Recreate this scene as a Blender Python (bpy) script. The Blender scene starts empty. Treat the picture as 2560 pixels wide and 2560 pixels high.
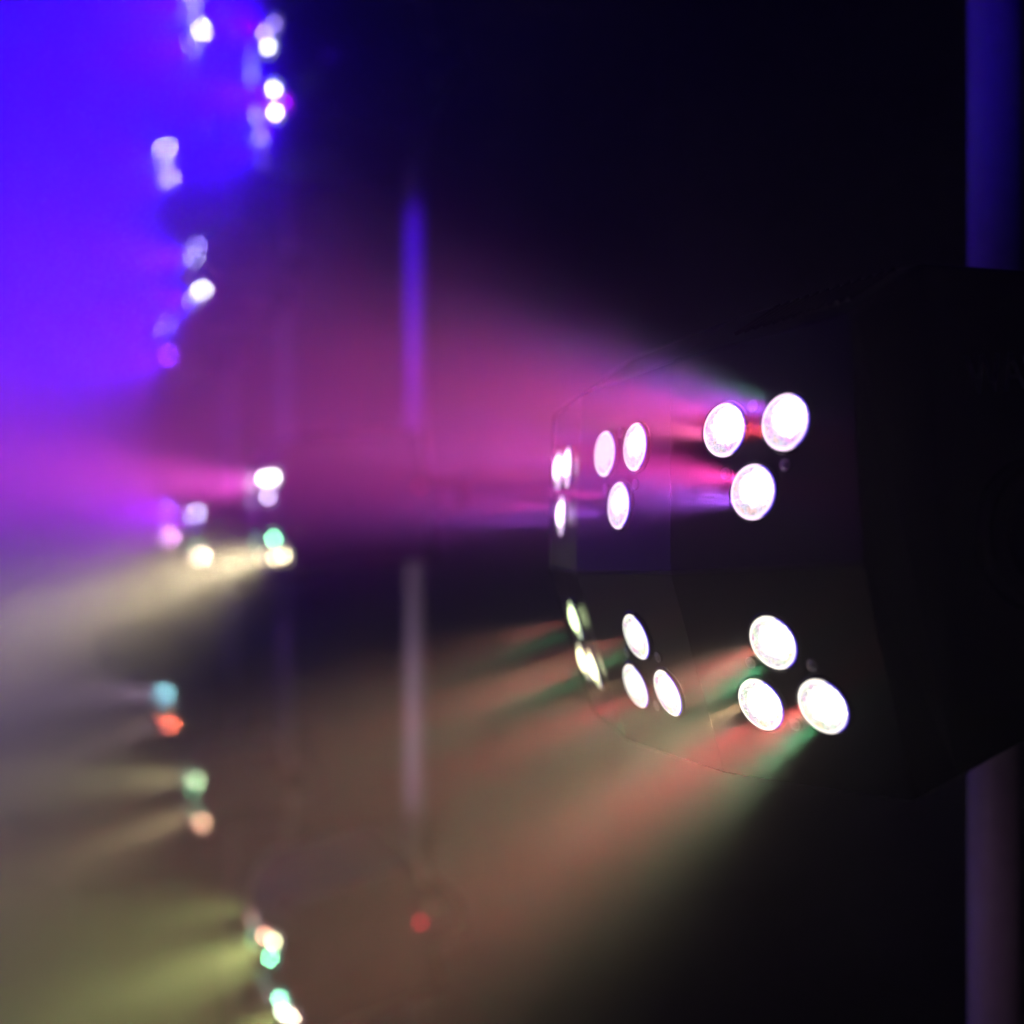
import bpy, bmesh, math, random
from mathutils import Matrix, Vector
random.seed(7)
sc = bpy.context.scene
COL = sc.collection
R = math.radians

# ------------------------------------------------------------------ camera
cam = bpy.data.objects.new("camera", bpy.data.cameras.new("camera"))
COL.objects.link(cam)
cam.location = (0, 0, 0)
cam.rotation_euler = (R(90), 0, 0)
cam.data.sensor_fit = 'HORIZONTAL'
cam.data.sensor_width = 36
cam.data.lens = 35.59
cam.data.clip_start = 0.02
cam.data.clip_end = 60
cam.data.dof.use_dof = True
cam.data.dof.focus_distance = 0.77
cam.data.dof.aperture_fstop = 1.62
cam.data.dof.aperture_blades = 0
sc.camera = cam

# ------------------------------------------------------------------ world, colour, render
w = bpy.data.worlds.new("World")
sc.world = w
w.use_nodes = True
w.node_tree.nodes["Background"].inputs[0].default_value = (0, 0, 0, 1)
w.node_tree.nodes["Background"].inputs[1].default_value = 0
sc.view_settings.view_transform = 'Standard'
sc.view_settings.look = 'None'
sc.view_settings.exposure = 0
sc.view_settings.gamma = 1
cy = sc.cycles
cy.use_denoising = True
try:
    cy.denoiser = 'OPENIMAGEDENOISE'
except Exception:
    pass
cy.use_adaptive_sampling = False
cy.max_bounces = 4
cy.diffuse_bounces = 1
cy.glossy_bounces = 2
cy.volume_bounces = 0
cy.transmission_bounces = 2
cy.use_light_tree = True
cy.sample_clamp_indirect = 4
cy.sample_clamp_direct = 0

# ------------------------------------------------------------------ lamps
# rotation shared by all the fixtures: the row of lights is aimed the same way
RM = Matrix(((0.37502206, 0.91772329, -0.13092906),
             (-0.92554531, 0.37862609, 0.00285705),
             (0.05219513, 0.12010932, 0.99138762)))
TH, RC, PHI, HC = 0.2719, 0.5865, 0.166, 0.083    # facet yaw step, arc radius, facet pitch, cluster height


def lamp_nodes(ld, lobes):
    """One spot lamp whose light has a coloured shape over direction (what its lens optics do).
    lobes: list of (colour, strength, half angle deg, tilt x, tilt y)"""
    ld.use_nodes = True
    nt = ld.node_tree
    N, L = nt.nodes, nt.links
    em = N["Emission"]
    tc = N.new("ShaderNodeTexCoord")
    nz = N.new("ShaderNodeVectorMath"); nz.operation = 'NORMALIZE'
    L.new(tc.outputs["Normal"], nz.inputs[0])
    total = None
    for colr, s, ha, tx, ty in lobes:
        d = Vector((math.tan(R(tx)), math.tan(R(ty)), -1)).normalized()
        dt = N.new("ShaderNodeVectorMath"); dt.operation = 'DOT_PRODUCT'
        L.new(nz.outputs[0], dt.inputs[0]); dt.inputs[1].default_value = SGN * d
        m = N.new("ShaderNodeMath"); m.operation = 'SUBTRACT'       # dot - 1
        L.new(dt.outputs["Value"], m.inputs[0]); m.inputs[1].default_value = 1
        k = N.new("ShaderNodeMath"); k.operation = 'MULTIPLY'       # exp((dot-1)*K)
        L.new(m.outputs[0], k.inputs[0]); k.inputs[1].default_value = 0.69 / (1 - math.cos(R(ha)))
        e = N.new("ShaderNodeMath"); e.operation = 'EXPONENT'
        L.new(k.outputs[0], e.inputs[0])
        v = N.new("ShaderNodeVectorMath"); v.operation = 'SCALE'
        v.inputs[0].default_value = [c * s for c in colr]
        L.new(e.outputs[0], v.inputs["Scale"])
        if total is None:
            total = v
        else:
            a = N.new("ShaderNodeVectorMath"); a.operation = 'ADD'
            L.new(total.outputs[0], a.inputs[0]); L.new(v.outputs[0], a.inputs[1])
            total = a
    L.new(total.outputs[0], em.inputs["Color"])
    em.inputs["Strength"].default_value = 1


SGN = 1.0
GAIN = 8.5


def spot(name, parent, M, power, lobes, size, radius=0.004):
    ld = bpy.data.lights.new(name, 'SPOT')
    ld.energy = power * GAIN
    ld.spot_size = R(size)
    ld.spot_blend = 0.25
    ld.shadow_soft_size = radius
    lamp_nodes(ld, lobes)
    o = bpy.data.objects.new(name, ld)
    COL.objects.link(o)
    o.parent = parent
    o.matrix_local = M @ Matrix.Rotation(math.pi, 4, 'X')     # a spot shines along its -z
    return o


PINK = (1.0, .09, .74); MAG = (1.0, .05, .42); VIO = (.42, .10, 1.0); RED = (1.0, .08, .09)
BLUE = (.045, .0, 1.0); GRN = (.18, .9, .38); WARM = (.86, .66, .46); YEL = (1.0, .62, .28)
LAV = (.62, .30, .9); TEAL = (.2, .6, .5); PEACH = (1.0, .5, .3); LIME = (.62, .72, .22); ROSE = (1.0, .14, .38)

# unseen lamps added out of frame on the left to tint the haze and poles
def added_tint_lamp(loc, target, power, colr, size):
    q = (Vector(target) - Vector(loc)).to_track_quat('-Z', 'Y').to_matrix().to_4x4()
    o = spot("added_tint_lamp", None, Matrix.Translation(loc) @ q @ Matrix.Rotation(math.pi, 4, 'X'), power, [(colr, 1, size / 3, 0, 0)], size, 0.12)
    return o
added_tint_lamp((-1.1, 1.5, 1.25), (-.27, 2.87, .75), 18, (.06, .0, 1.0), 34)     # blue on the upper half of the second pole
added_tint_lamp((-.50, .5, .66), (.505, 1.05, .47), 1.4, (.02, .0, 1.0), 22)      # blue on the top of the near pole
added_tint_lamp((-1.1, 1.5, .95), (-.27, 2.87, .35), 5, (.55, .02, .9), 20)       # violet
added_tint_lamp((-1.1, 1.5, -1.25), (-.27, 2.87, -.55), 6, (.66, .42, .66), 36)   # mauve on the lower half
added_tint_lamp((-.50, .5, -.66), (.505, 1.05, -.42), .36, (.60, .30, .56), 24)
added_tint_lamp((-5.0, 6.2, 2.4), (-1.6, 6.9, .9), 60, (.20, .0, 1.0), 44)          # violet haze behind the third pole
added_tint_lamp((-2.15, 3.7, .5), (-1.088, 4.88, .1), 7, (.40, .08, .85), 64)      # violet on the third pole

# ------------------------------------------------------------------ materials
def mat(name):
    m = bpy.data.materials.new(name)
    m.use_nodes = True
    return m, m.node_tree.nodes, m.node_tree.links, m.node_tree.nodes["Principled BSDF"]


def paint(name, colr, rough, bump=0.0, scale=900, metallic=0.0, spec=0.5, var=0.15):
    m, N, L, b = mat(name)
    b.inputs["Roughness"].default_value = rough
    b.inputs["Metallic"].default_value = metallic
    b.inputs["Specular IOR Level"].default_value = spec
    tc = N.new("ShaderNodeTexCoord")
    n = N.new("ShaderNodeTexNoise"); n.inputs["Scale"].default_value = scale; n.inputs["Detail"].default_value = 4
    L.new(tc.outputs["Object"], n.inputs["Vector"])
    mx = N.new("ShaderNodeMix"); mx.data_type = 'RGBA'
    mx.inputs[6].default_value = (*[c * (1 - var) for c in colr], 1)
    mx.inputs[7].default_value = (*[c * (1 + var) for c in colr], 1)
    L.new(n.outputs["Fac"], mx.inputs[0]); L.new(mx.outputs[2], b.inputs["Base Color"])
    if bump:
        bp = N.new("ShaderNodeBump"); bp.inputs["Strength"].default_value = bump; bp.inputs["Distance"].default_value = 0.0005
        L.new(n.outputs["Fac"], bp.inputs["Height"]); L.new(bp.outputs[0], b.inputs["Normal"])
    return m


M_BODY = paint("black_casing", (.006, .0055, .006), .45, .25, 1400, spec=.3)
M_PANEL = paint("smooth_panel", (.004, .0035, .004), .22, .03, 500, spec=.5)
M_TRIM = paint("satin_trim", (.02, .02, .022), .25, .05, 500)
M_SCREW = paint("screw_steel", (.5, .5, .52), .12, 0, 500, 1.0)
M_POLE = paint("pole_aluminium", (.75, .75, .77), .42, .1, 60, 0.0)
M_PRINT = paint("printed_lettering", (.30, .30, .36), .5, 0, 300)
M_CURTAIN = paint("black_curtain", (.001, .001, .0012), 1.0, .2, 40)
M_FLOOR = paint("stage_floor", (.012, .012, .014), .6, .1, 8)


def lens_material(name, hx, hy, h0, h1):
    m = bpy.data.materials.new(name)
    m.use_nodes = True
    N, L = m.node_tree.nodes, m.node_tree.links
    N.clear()
    out = N.new("ShaderNodeOutputMaterial")
    em = N.new("ShaderNodeEmission")
    gl = N.new("ShaderNodeBsdfGlossy"); gl.inputs["Roughness"].default_value = .15
    gl.inputs["Color"].default_value = (.04, .04, .04, 1)
    ad = N.new("ShaderNodeAddShader")
    L.new(em.outputs[0], ad.inputs[0]); L.new(gl.outputs[0], ad.inputs[1]); L.new(ad.outputs[0], out.inputs[0])
    oi = N.new("ShaderNodeObjectInfo")
    tc = N.new("ShaderNodeTexCoord")
    def vm(op, a, b=None):
        n = N.new("ShaderNodeVectorMath"); n.operation = op
        for i, x in enumerate((a, b)):
            if x is None: continue
            if isinstance(x, (tuple, list)): n.inputs[i].default_value = x
            else: L.new(x, n.inputs[i])
        return n
    def mm(op, a, b=None, c=None):
        n = N.new("ShaderNodeMath"); n.operation = op
        for i, x in enumerate((a, b, c)):
            if x is None: continue
            if isinstance(x, (int, float)): n.inputs[i].default_value = x
            else: L.new(x, n.inputs[i])
        return n.outputs[0]
    def sm(v, lo, hi, a=0.0, b=1.0):
        n = N.new("ShaderNodeMapRange"); n.interpolation_type = 'SMOOTHSTEP'
        L.new(v, n.inputs[0]); n.inputs[1].default_value = lo; n.inputs[2].default_value = hi
        n.inputs[3].default_value = a; n.inputs[4].default_value = b
        return n.outputs[0]
    P = vm('MULTIPLY', tc.outputs["Object"], (1000, 1000, 0)).outputs[0]      # millimetres on the lens face
    r = vm('LENGTH', P).outputs["Value"]
    nz = N.new("ShaderNodeTexNoise"); nz.inputs["Scale"].default_value = .25; nz.inputs["Detail"].default_value = 2
    rnd = vm('ADD', P, None); cmb = N.new("ShaderNodeCombineXYZ"); 
    L.new(mm('MULTIPLY', oi.outputs["Random"], 400), cmb.inputs[2]); L.new(cmb.outputs[0], rnd.inputs[1])
    L.new(rnd.outputs[0], nz.inputs["Vector"])
    hot = vm('LENGTH', vm('SUBTRACT', P, (hx, hy, 0)).outputs[0]).outputs["Value"]
    hot = mm('ADD', hot, mm('MULTIPLY', mm('SUBTRACT', nz.outputs["Fac"], .5), 12))
    hotm = sm(hot, h0, h1, 1, 0)                     # where the light source shows through
    rim = sm(r, 16.2, 17.4, 0, 1)                        # bright moulded rim
    vo = N.new("ShaderNodeTexVoronoi"); vo.feature = 'DISTANCE_TO_EDGE'; vo.inputs["Scale"].default_value = .62
    vo.inputs["Randomness"].default_value = .55
    L.new(P, vo.inputs["Vector"])
    cell = sm(vo.outputs["Distance"], .04, .20, .62, 1.3)   # honeycomb pebbling of the moulded lens
    base = mm('MULTIPLY', cell, mm('ADD', .84, mm('MULTIPLY', nz.outputs["Fac"], .6)))
    # colour fringes of the red, green and blue chips
    nz2 = N.new("ShaderNodeTexNoise"); nz2.inputs["Scale"].default_value = .13; nz2.inputs["Detail"].default_value = 1
    L.new(rnd.outputs[0], nz2.inputs["Vector"])
    rp = N.new("ShaderNodeValToRGB")
    cr = rp.color_ramp
    cr.elements[0].position = .3; cr.elements[0].color = (1, .62, .9, 1)
    cr.elements[1].position = .7; cr.elements[1].color = (1, .93, .7, 1)
    for p_, c_ in ((.42, (.78, .8, 1, 1)), (.5, (1, 1, 1, 1)), (.58, (.75, 1, .9, 1))):
        e = cr.elements.new(p_); e.color = c_
    L.new(nz2.outputs["Fac"], rp.inputs[0])
    tint = vm('MULTIPLY', oi.outputs["Color"], rp.outputs["Color"]).outputs[0]
    sx = N.new("ShaderNodeSeparateXYZ"); L.new(P, sx.inputs[0])
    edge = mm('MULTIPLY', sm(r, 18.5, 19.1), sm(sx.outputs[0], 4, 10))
    # strengths
    low = vm('SCALE', tint); L.new(base, low.inputs["Scale"])
    rimv = vm('SCALE', oi.outputs["Color"]); rimv.inputs["Scale"].default_value = 1.5
    a = N.new("ShaderNodeMix"); a.data_type = 'RGBA'; a.clamp_factor = True
    L.new(rim, a.inputs[0]); L.new(low.outputs[0], a.inputs[6]); L.new(rimv.outputs[0], a.inputs[7])
    hv = vm('SCALE', oi.outputs["Color"]); L.new(oi.outputs["Alpha"], hv.inputs["Scale"])
    b = N.new("ShaderNodeMix"); b.data_type = 'RGBA'
    L.new(hotm, b.inputs[0]); L.new(a.outputs[2], b.inputs[6]); L.new(hv.outputs[0], b.inputs[7])
    c = N.new("ShaderNodeMix"); c.data_type = 'RGBA'
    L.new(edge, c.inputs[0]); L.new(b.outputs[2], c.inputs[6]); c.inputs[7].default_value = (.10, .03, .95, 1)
    L.new(c.outputs[2], em.inputs[0])
    m.cycles.emission_sampling = 'NONE'
    return m


M_LENS = lens_material("lit_lens", 5.6, 2.6, 9.0, 14.5)
M_LENS_FAR = lens_material("lit_lens_small_source", 0, 0, 3.5, 6.0)


def glow_material():
    m = bpy.data.materials.new("lit_indicator")
    m.use_nodes = True
    N, L = m.node_tree.nodes, m.node_tree.links
    N.clear()
    out = N.new("ShaderNodeOutputMaterial"); em = N.new("ShaderNodeEmission"); oi = N.new("ShaderNodeObjectInfo")
    L.new(oi.outputs["Color"], em.inputs[0]); L.new(oi.outputs["Alpha"], em.inputs[1]); L.new(em.outputs[0], out.inputs[0])
    m.cycles.emission_sampling = 'NONE'
    return m


M_GLOW = glow_material()

# ------------------------------------------------------------------ mesh helpers
def link(name, bm, material, parent=None, M=None, smooth=True, bevel=0):
    me = bpy.data.meshes.new(name)
    bmesh.ops.recalc_face_normals(bm, faces=bm.faces)
    bm.to_mesh(me); bm.free()
    for p in me.polygons:
        p.use_smooth = smooth
    me.materials.append(material)
    o = bpy.data.objects.new(name, me)
    COL.objects.link(o)
    o.parent = parent
    if M is not None:
        o.matrix_local = M
    if bevel:
        b = o.modifiers.new("bevel", 'BEVEL'); b.width = bevel; b.segments = 2; b.limit_method = 'ANGLE'
    return o


def box(bm, cx, cy, cz, sx, sy, sz, M=None):
    g = bmesh.ops.create_cube(bm, size=1)["verts"]
    T = Matrix.Translation((cx, cy, cz)) @ Matrix.Diagonal((sx, sy, sz, 1))
    if M is not None: T = M @ T
    bmesh.ops.transform(bm, matrix=T, verts=g)


def lathe(bm, prof, n=48, M=None):
    """prof: list of (radius, height) turned about z"""
    rings = []
    for r_, h_ in prof:
        if r_ < 1e-7:
            rings.append([bm.verts.new((0, 0, h_))])
        else:
            rings.append([bm.verts.new((r_ * math.cos(2 * math.pi * i / n), r_ * math.sin(2 * math.pi * i / n), h_)) for i in range(n)])
    for a, b in zip(rings, rings[1:]):
        for i in range(n):
            j = (i + 1) % n
            if len(a) == 1 and len(b) == 1: continue
            if len(a) == 1: bm.faces.new((a[0], b[j], b[i]))
            elif len(b) == 1: bm.faces.new((a[i], a[j], b[0]))
            else: bm.faces.new((a[i], a[j], b[j], b[i]))
    if M is not None:
        bmesh.ops.transform(bm, matrix=M, verts=[v for rg in rings for v in rg])


def front_point(k, z, back=0.0):
    """point on the faceted front at column line k (-1.5 .. 1.5) and height z"""
    rad = (RC - (abs(z) - HC) * math.tan(PHI)) / math.cos(TH / 2) - back
    a = k * TH
    return Vector((math.sin(a) * rad, -math.cos(a) * rad, z))


def facet_frame(col, s, offz=0.0):
    """matrix: origin on the facet centre, x along the facet, y up it, z out of it"""
    a = col * TH
    x = Vector((math.cos(a), math.sin(a), 0))
    n = Vector((math.sin(a) * math.cos(PHI), -math.cos(a) * math.cos(PHI), s * math.sin(PHI)))
    y = n.cross(x)
    h = HC + offz
    rad = RC - offz * math.tan(PHI)
    c = Vector((math.sin(a) * rad, -math.cos(a) * rad, s * h))
    M = Matrix((x, y, n)).transposed().to_4x4()
    M.translation = c
    return M


ZF = 0.160     # half height of the faceted front

# ---- casing
def casing_bm():
    bm = bmesh.new()
    ks = (-1.5, -.5, .5, 1.5)
    zs = (-ZF, 0, ZF)
    grid = [[bm.verts.new(front_point(k, z)) for k in ks] for z in zs]
    for i in range(2):
        for j in range(3):
            bm.faces.new((grid[i][j], grid[i][j + 1], grid[i + 1][j + 1], grid[i + 1][j]))
    # shoulder ring behind the front: higher at the top, then the back
    def ring(top, bot, yt, yb, mt, mb, wx):
        xs = (-wx, -wx * .36, wx * .36, wx)
        return ([bm.verts.new((x, y, bot)) for x, y in zip(xs, (yb, mb, mb, yb))], [bm.verts.new((x, y, top)) for x, y in zip(xs, (yt, mt, mt, yt))])
    b1, t1 = ring(.190, -.150, -.470, -.500, -.512, -.540, .237)
    b2, t2 = ring(.181, -.139, -.365, -.440, -.365, -.440, .237)
    b3, t3 = ring(.176, -.165, -.178, -.178, -.178, -.178, .222)
    def strip(a, b):
        for j in range(3): bm.faces.new((a[j], a[j + 1], b[j + 1], b[j]))
    strip(grid[2], t1); strip(t1, t2); strip(t2, t3)
    strip(grid[0], b1); strip(b1, b2); strip(b2, b3)
    strip(b3, t3)
    for j, mid in ((3, 1), (0, 1)):
        bm.faces.new((grid[0][j], grid[1][j], grid[2][j], t1[j], b1[j]))
        bm.faces.new((b1[j], t1[j], t2[j], b2[j]))
        bm.faces.new((b2[j], t2[j], t3[j], b3[j]))
    return bm


def panel_bm(col, s):
    """thin moulded panel laid into one facet"""
    bm = bmesh.new()
    M = facet_frame(col, s).inverted()
    g = .0016
    q = [front_point(col - .5, s * g), front_point(col + .5, s * g), front_point(col + .5, s * (ZF - g)), front_point(col - .5, s * (ZF - g))]
    q = [M @ p for p in q]
    c = sum(q, Vector()) / 4
    q = [c + (p - c) * .999 for p in q]
    lo = [bm.verts.new((p.x, p.y, -.001)) for p in q]
    hi = [bm.verts.new((p.x, p.y, .0006)) for p in q]
    bm.faces.new(hi)
    bm.faces.new(lo)
    for i in range(4):
        j = (i + 1) % 4
        bm.faces.new((lo[i], lo[j], hi[j], hi[i]))
    return bm


def lens_bm():
    bm = bmesh.new()
    prof = [(.0196, .0010), (.0196, .0020), (.0190, .0026)]
    for i in range(1, 9):
        a = i / 8
        prof.append((.0184 * (1 - a), .0026 + .0042 * (1 - (1 - a) ** 2)))
    lathe(bm, prof, 64)
    return bm


def bezel_bm():
    bm = bmesh.new()
    lathe(bm, [(.0198, .0008), (.0198, .0022), (.0206, .0026), (.0218, .0022), (.0226, .0008)], 64)
    return bm


def screw_bm():
    bm = bmesh.new()
    lathe(bm, [(.0046, .0010), (.0046, .0018), (.0040, .0022), (.0034, .0014), (.0031, .0014), (.0027, .0024), (.0012, .0029), (0, .0022)], 24)
    return bm


RHO = .0308
# in-plane offset measured per column: near column sits a little lower, the middle a little higher
OFFZ = {1: (.0, .047), 0: (.0022, 0), -1: (-.001, 0)}
TRI = {'left': 150, 'right': 30, 'single': -90}


def lens_spots(col, s):
    dz, tw = OFFZ[col]
    F = facet_frame(col, s, dz)
    out = []
    for k, an in TRI.items():
        a = R(an) - tw
        out.append((k, F @ Matrix.Translation((RHO * math.cos(a), s * RHO * math.sin(a), 0))))
    return F, out


def make_fixture(detail):
    root = bpy.data.objects.new("stage_wash_light", None)
    root.empty_display_size = .05
    COL.objects.link(root)
    link("casing", casing_bm(), M_BODY, root, smooth=False, bevel=.004)
    for col in (1, 0, -1):
        for s in (1, -1):
            PM = facet_frame(col, s)
            pn = link("front_panel", panel_bm(col, s), M_PANEL, root, PM, smooth=False)
            F, sp = lens_spots(col, s)
            for k, M in sp:
                ln = link("lens", lens_bm(), M_LENS if detail else M_LENS_FAR, pn, PM.inverted() @ M)
                ln["col"] = col; ln["row"] = s; ln["spot"] = k
                if detail:
                    link("bezel", bezel_bm(), M_TRIM, pn, PM.inverted() @ M)
            if detail:
                for an in (90, -30, 210):
                    a = R(an)
                    link("screw", screw_bm(), M_SCREW, pn, PM.inverted() @ F @ Matrix.Translation((.030 * math.cos(a), s * .030 * math.sin(a), 0)))
    # vent ribs on the shoulder
    bm = bmesh.new()
    for i in range(12):
        x = .226 - i * .009
        k = (x - .085) / .15
        y0 = -.505 - .028 * (1 - min(1, max(0, k)))
        box(bm, x, y0, .1790, .0035, .046, .0030, Matrix.Translation((0, y0, .179)) @ Matrix.Rotation(R(24), 4, 'X') @ Matrix.Translation((0, -y0, -.179)))
    link("vent_ribs", bm, M_TRIM, root, smooth=False)
    # yoke: two side arms, crossbar and clamp round the pole
    bm = bmesh.new()
    for sx in (1, -1):
        box(bm, sx * .2425, -.262, 0, .006, .330, .080)
    box(bm, 0, -.094, 0, .479, .006, .080)
    link("yoke", bm, M_TRIM, root, smooth=False, bevel=.002)
    for sx in (1, -1):
        bm = bmesh.new()
        prof = [(.0, .0)]
        prof = [(.052, .0), (.052, .006), (.050, .009), (.047, .009), (.045, .0065), (.040, .0065), (.038, .0115), (.035, .0115),
                (.033, .009), (.028, .009), (.026, .0145), (.023, .0145), (.021, .012), (.0, .012)]
        lathe(bm, prof, 56)
        T = Matrix.Translation((sx * .2455, -.415, .0)) @ Matrix.Rotation(sx * R(90), 4, 'Y')
        link("pivot_knob", bm, M_TRIM, root, T)
    bm = bmesh.new()
    lathe(bm, [(.030, -.025), (.040, -.025), (.040, .025), (.030, .025), (.030, -.025)], 32, Matrix.Translation((-.04, -.137, 0)) @ CLAMP_ROT)
    box(bm, -.04, -.101, 0, .03, .010, .04)
    link("clamp", bm, M_BODY, root, smooth=False)
    # indicator lamp on the side, towards the back
    bm = bmesh.new()
    lathe(bm, [(.0050, 0), (.0045, .0025), (.003, .0038), (0, .0044)], 16, Matrix.Rotation(R(90), 4, 'Y'))
    o = link("indicator_lamp", bm, M_GLOW, root, Matrix.Translation((.2455, -.208, .030)))
    o.color = (0, 0, 0, 0)
    return root


CLAMP_ROT = RM.inverted().to_4x4()     # the clamp stands upright with the pole


def copy_tree(o, parent=None):
    c = o.copy()
    COL.objects.link(c)
    c.parent = parent
    for ch in list(o.children):
        if ch.type != 'LIGHT':
            copy_tree(ch, c)
    return c


def walk(o):
    yield o
    for ch in o.children:
        yield from walk(ch)


def place(root, loc, extra=None):
    M = RM.to_4x4()
    if extra is not None:
        M = M @ extra
    root.matrix_world = Matrix.Translation(loc) @ M


GROUP = "stage wash lights clamped to the row of poles"
near = make_fixture(True)
proto = make_fixture(False)
place(near, (.6405, 1.0679, .0219))
near["label"] = "large black light nearest the camera with six sharp clusters of round white lenses"
near["category"] = "stage light"

# WASH lettering on the near light's side panel
cu = bpy.data.curves.new("lettering", 'FONT')
cu.body = "WASH"
cu.size = .038
cu.extrude = .0004
cu.space_character = 1.02
tmp = bpy.data.objects.new("lettering", cu)
COL.objects.link(tmp)
bpy.context.view_layer.update()
me = bpy.data.meshes.new_from_object(tmp)
bpy.data.objects.remove(tmp)
me.materials.clear(); me.materials.append(M_PRINT)
tx = bpy.data.objects.new("lettering", me)
COL.objects.link(tx)
tx.parent = near
# text x axis -> local +y (towards the back), text y axis -> local z, facing +x
tx.matrix_local = Matrix(((0, 0, 1, .2382), (.80, 0, 0, -.447), (0, 1.0, 0, .099), (0, 0, 0, 1)))

# lens colours on the near light: (rgb, hot strength)
for o in walk(near):
    if not o.name.startswith("lens"): continue
    up = o["row"] > 0; col = o["col"]
    tint = (1.0, .74, 1.0) if up else (1.0, .93, .84)
    hotv = {1: 6.0, 0: 1.15, -1: 5.0}[col]
    if col == 0 and o["spot"] != 'left': hotv = 1.6
    if col == 0 and not up: hotv = 1.5
    if col == -1 and not up: tint = (1.0, .95, .55) if o["spot"] != 'single' else (.8, 1.0, .5)
    o.color = (*tint, hotv)

# beams of the near light
SP = Matrix.Translation((0, 0, .012))
def near_beams(K):
    for col in (1, 0, -1):
        for s in (1, -1):
            F, sp = lens_spots(col, s)
            for k, M in sp:
                if s > 0:
                    base = PINK; wide_c = (.55, .02, .8)
                    pal = {'left': ((ROSE, .8, -.006), (PINK, .5, .011)),
                           'right': ((TEAL, .16, .015), (VIO, .9, .006), (RED, .7, -.009)),
                           'single': ((MAG, 1.3, .008), (VIO, 1.0, -.008))}[k]
                else:
                    base = WARM; wide_c = (.9, .62, .42)
                    pal = {'left': ((YEL, .8, .008), (RED, 1.2, -.009)),
                           'right': ((RED, 1.5, .006), (GRN, .6, -.010)),
                           'single': ((RED, 1.0, .002), (GRN, .55, -.012))}[k]
                cs = {1: 1.0, 0: .75, -1: .9}[col]
                for c_, s_, oy in pal:
                    spot("beam_lamp", near, M @ Matrix.Translation((0, oy, .010)), K * cs * s_ * (9.5 if s > 0 else 5.5), [(c_, 1, 6, 0, 0)], 42, .003)
                spot("beam_lamp", near, M @ SP, K * cs * (2.6 if s > 0 else 3.4), [(base, 1, 8 if s > 0 else 9, 0, 0), (wide_c, .010, 24, 0, 0)], 110, .006)
near_beams(1.0)

# ------------------------------------------------------------------ the other lights of the row
def fixture(loc, label, up, low, pw, extra=None, red=0, hot=30, first=False):
    """up / low: (lens colour, beam colour, beam power, wide share)"""
    o = proto if first else copy_tree(proto)
    place(o, loc, extra)
    o["label"] = label
    o["category"] = "stage light"
    o["group"] = GROUP
    for c in walk(o):
        if c.name.startswith("lens"):
            lc = up[0] if c["row"] > 0 else low[0]
            if isinstance(lc, dict): lc = lc[c["spot"]]
            q = 1 if pw > 1 or c["spot"] == 'right' else .12
            if c["col"] < 1: q *= .15 if pw > 1 else .1
            c.color = (*lc[:3], hot * q * (lc[3] if len(lc) > 3 else 1))
        if c.name.startswith("indicator"):
            c.color = (1.0, .03, .08, red)
    for s, spec in ((1, up), (-1, low)):
        lens, bc, bp, wide = spec
        if bp <= 0: continue
        for col, cs in ((1, 1.0), (-1, .8)) if pw > 1 else ((0, 1.6),):
            F = facet_frame(col, s)
            spot("beam_lamp", o, F @ Matrix.Translation((0, 0, .016)), bp * cs, [(bc, 1, 7.5, 0, 0), (bc, wide, 18, 0, 0)] + ([(bc, .35, 40, 0, 0)] if bc[1] == 0 else []), 140, .02)
    return o


WH = (1, 1, 1)
FX = []
TILT = Matrix.Translation((0, -.56, 0)) @ Matrix.Rotation(R(6), 4, 'X') @ Matrix.Translation((0, .56, 0))
# nearest pole of the row behind (three lights)
FX.append(fixture((-.131, 2.885, 1.166), "highest light on the pole left of the middle, throwing a wide deep blue beam",
    ({'left': (.7, .6, 1, .5), 'right': (.45, .3, 1, .35), 'single': (1, 1, 1, 1)}, BLUE, 50, .6),
    ({'left': (1, .8, 1, 1.2), 'right': (.5, .0, .9, .3), 'single': (.9, .9, 1, 1.2)}, (.03, .0, 1.0), 55, .8), 2, hot=85, first=True))
FX.append(fixture((-.131, 2.885, .047), "middle light on the pole left of the middle, pink beam above a pale yellow beam",
    ({'left': (1, .9, 1, 1.5), 'right': (1, .95, 1, 1.5), 'single': (.75, .6, 1, .7)}, PINK, 85, .06),
    ({'left': (1, .8, .5, .8), 'right': (1, .85, .5, 1), 'single': (.3, 1, .55, 1)}, (.9, .75, .42), 95, .22), 2, red=1.6, hot=85))
FX.append(fixture((-.121, 2.885, -1.098), "lowest light of all at the bottom edge, green and peach spots in olive glow",
    ({'left': (1, .45, .3, .5), 'right': (.9, .9, .5, .5), 'single': (.25, 1, .5, .9)}, LIME, 30, .5),
    ({'left': (.8, 1, .7, 1.2), 'right': (1, .75, .55, 1), 'single': (.3, 1, .6, 1.3)}, LIME, 30, .5), 2, TILT, red=8, hot=170))
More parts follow.
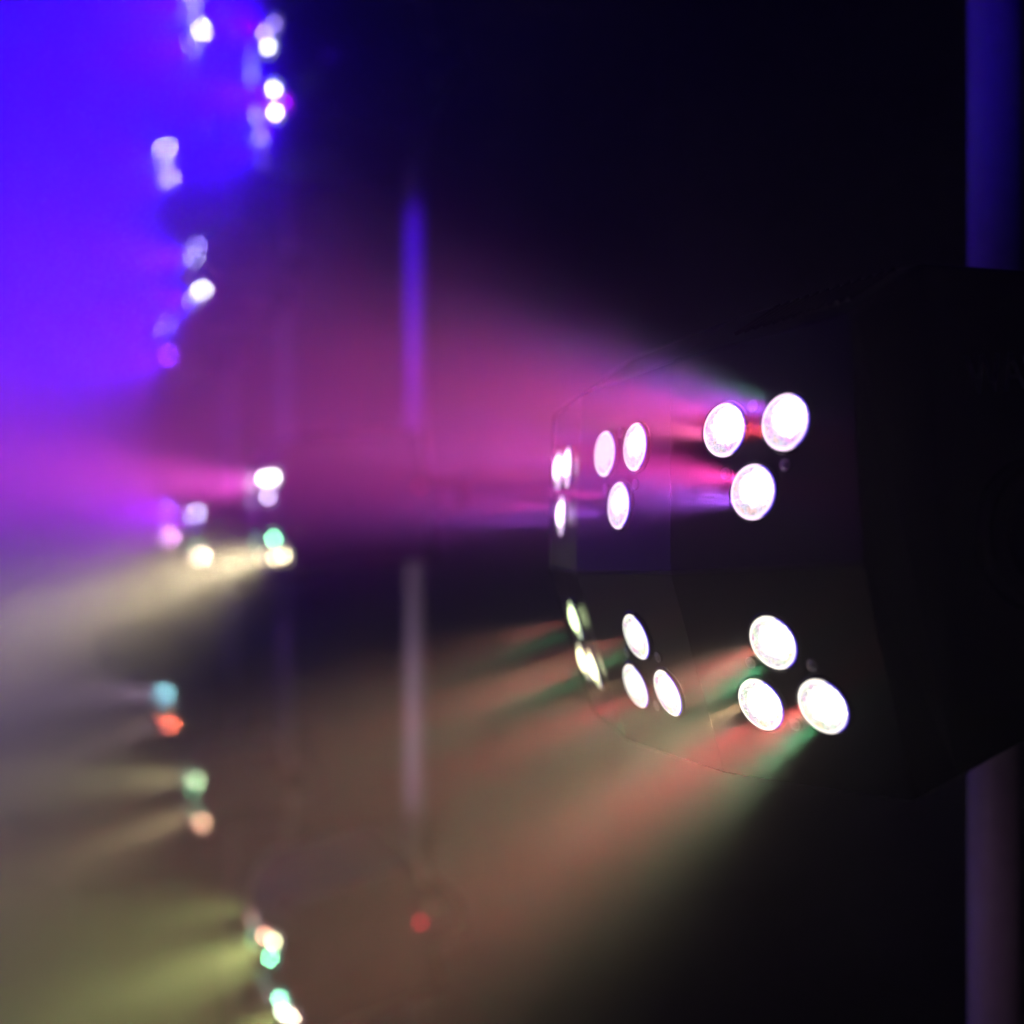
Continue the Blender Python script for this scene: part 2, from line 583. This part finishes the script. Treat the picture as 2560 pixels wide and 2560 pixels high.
# third pole
P2 = (-.947, 4.895)
FX.append(fixture((*P2, 2.30), "cluster of white and lavender spots cut by the top edge of the picture",
    ({'left': (.8, .8, 1, 1.2), 'right': (.8, .8, 1, 1.2), 'single': (1, 1, 1, 1.4)}, BLUE, 60, .5),
    ({'left': (.6, .55, 1, .7), 'right': (.7, .65, 1, .8), 'single': (1, .95, 1, 1.2)}, BLUE, 60, .5), 1, hot=650))
FX.append(fixture((*P2, 1.143), "light with two bluish white spots stacked at the right edge of the blue haze",
    ({'left': (.5, .4, 1, .35), 'right': (.4, .3, 1, .3), 'single': (.9, .9, 1, 1.3)}, (.045, 0, 1), 110, .8),
    ({'left': (.9, .85, 1, .9), 'right': (.9, .85, 1, .8), 'single': (.3, .2, 1, .3)}, (.03, 0, 1), 110, .8), 1, hot=650))
FX.append(fixture((*P2, -.046), "light with a lavender spot over a blended green and peach spot, at camera level",
    ({'left': (.6, .5, 1, .6), 'right': (.6, .5, 1, .6), 'single': (.2, .1, 1, .5)}, (.4, .0, 1), 30, .5),
    ({'left': (1, .7, .5, .9), 'right': (1, .7, .5, .9), 'single': (.5, 1, .5, .7)}, (.7, .5, .4), 24, .3), 1, hot=650))
FX.append(fixture((*P2, -1.234), "light with mint green spots over orange peach spots, below camera level",
    ({'left': (.5, 1, .6, .7), 'right': (.6, .8, .4, .3), 'single': (.35, 1, .5, .8)}, (.62, .55, .28), 50, .3),
    ({'left': (1, .45, .3, .8), 'right': (1, .5, .3, .7), 'single': (.3, 1, .5, .4)}, (.66, .5, .26), 50, .3), 1, red=1.5, hot=650))
# fourth pole, farthest
P3 = (-1.74, 6.815)
FX.append(fixture((*P3, 2.278), "highest light of the leftmost row, two pale lavender spots in bright blue haze",
    ({'left': (.5, .45, 1, .9), 'right': (.5, .45, 1, .9), 'single': (.5, .45, 1, .9)}, BLUE, 60, .6),
    ({'left': (.25, .18, 1, .6), 'right': (.25, .2, 1, .6), 'single': (.3, .2, 1, .5)}, (.03, 0, 1), 70, .6), 1, hot=2400))
FX.append(fixture((*P3, 1.151), "light of the leftmost row with two dim deep blue spots in violet haze",
    ({'left': (.12, .08, 1, .3), 'right': (.14, .09, 1, .4), 'single': (.1, .06, 1, .3)}, (.05, 0, 1), 75, .6),
    ({'left': (.16, .0, 1, .28), 'right': (.2, .02, 1, .4), 'single': (.1, .0, 1, .2)}, (.10, 0, 1), 65, .5), 1, hot=2400))
FX.append(fixture((*P3, -.005), "light of the leftmost row with a violet spot above a pale pink one",
    ({'left': (.25, .08, 1, .4), 'right': (.25, .08, 1, .4), 'single': (.2, .06, 1, .4)}, (.3, .0, 1), 30, .5),
    ({'left': (1, .35, .85, .4), 'right': (1, .4, .9, .4), 'single': (.4, .35, 1, .5)}, (.6, .1, .8), 30, .4), 1, hot=2400))
FX.append(fixture((*P3, -1.192), "light of the leftmost row with a pale cyan spot above an orange red one",
    ({'left': (.25, .7, .7, .5), 'right': (.25, .6, .7, .5), 'single': (.3, .6, .8, .5)}, (.5, .32, .5), 45, .5),
    ({'left': (1, .12, .08, .6), 'right': (1, .15, .08, .5), 'single': (.8, .35, .15, .4)}, (.6, .42, .4), 40, .4), 1, hot=2400))

# ------------------------------------------------------------------ poles
ZB, ZT = -3.9, 3.9
def pole(x, y, label, first=None):
    if first is None:
        root = bpy.data.objects.new("lighting_pole", None)
        COL.objects.link(root)
        bm = bmesh.new()
        lathe(bm, [(.0, 0.0), (.0285, 0.0), (.0285, ZT - ZB), (0, ZT - ZB)], 40)
        link("tube", bm, M_POLE, root)
        bm = bmesh.new()
        lathe(bm, [(0, 0), (.25, 0), (.25, .012), (.05, .02), (.032, .08), (0.032, .081)], 40)
        link("base_plate", bm, M_BODY, root, smooth=False)
    else:
        root = copy_tree(first)
    root.location = (x, y, ZB)
    root["label"] = label
    root["category"] = "pole"
    root["group"] = "poles that carry the stage lights"
    return root
p0 = pole(.505, 1.053, "thick upright pole at the right edge behind the nearest light, blue above and purple below")
pole(-.272, 2.870, "blurred upright pole left of the middle, bright violet upper stretch", p0)
pole(-1.088, 4.880, "faint thin pole, second from the left, between the violet haze and dark middle", p0)
pole(-1.881, 6.800, "barely visible pole farthest back in the haze, leftmost of the poles", p0)

# ------------------------------------------------------------------ floor and backdrop
bm = bmesh.new()
box(bm, -1, 5, ZB - .05, 16, 14, .1)
o = link("floor", bm, M_FLOOR, smooth=False); o["kind"] = "structure"
bm = bmesh.new()
nx = 260
fr = []
for i in range(nx + 1):
    x = -9 + 16 * i / nx
    y = 10.5 + .02 * math.sin(i * .9) + .03 * math.sin(i * .37 + 1)
    fr.append((x, y))
a = [bm.verts.new((x, y, ZB)) for x, y in fr]; b = [bm.verts.new((x, y, 5.5)) for x, y in fr]
c = [bm.verts.new((x, y + .02, ZB)) for x, y in fr]; d = [bm.verts.new((x, y + .02, 5.5)) for x, y in fr]
for i in range(nx):
    bm.faces.new((a[i], a[i + 1], b[i + 1], b[i])); bm.faces.new((c[i + 1], c[i], d[i], d[i + 1]))
    bm.faces.new((b[i], b[i + 1], d[i + 1], d[i])); bm.faces.new((a[i + 1], a[i], c[i], c[i + 1]))
bm.faces.new((a[0], b[0], d[0], c[0])); bm.faces.new((a[nx], c[nx], d[nx], b[nx]))
o = link("backdrop", bm, M_CURTAIN, smooth=True); o["kind"] = "structure"

# ------------------------------------------------------------------ haze
bm = bmesh.new()
box(bm, -1, 4.5, .3, 18, 15, 11.5)
m = bpy.data.materials.new("stage_haze")
m.use_nodes = True
N, L = m.node_tree.nodes, m.node_tree.links
N.clear()
out = N.new("ShaderNodeOutputMaterial"); pv = N.new("ShaderNodeVolumePrincipled")
pv.inputs["Color"].default_value = (.9, .9, .9, 1)
pv.inputs["Density"].default_value = .12
pv.inputs["Anisotropy"].default_value = .55
L.new(pv.outputs[0], out.inputs["Volume"])
m.cycles.homogeneous_volume = True
o = link("haze", bm, m, smooth=False)
o["kind"] = "stuff"
o["label"] = "thin stage haze that shows the coloured beams"

for o in COL.objects:
    for k in ("col", "row", "spot"):
        if k in o: del o[k]
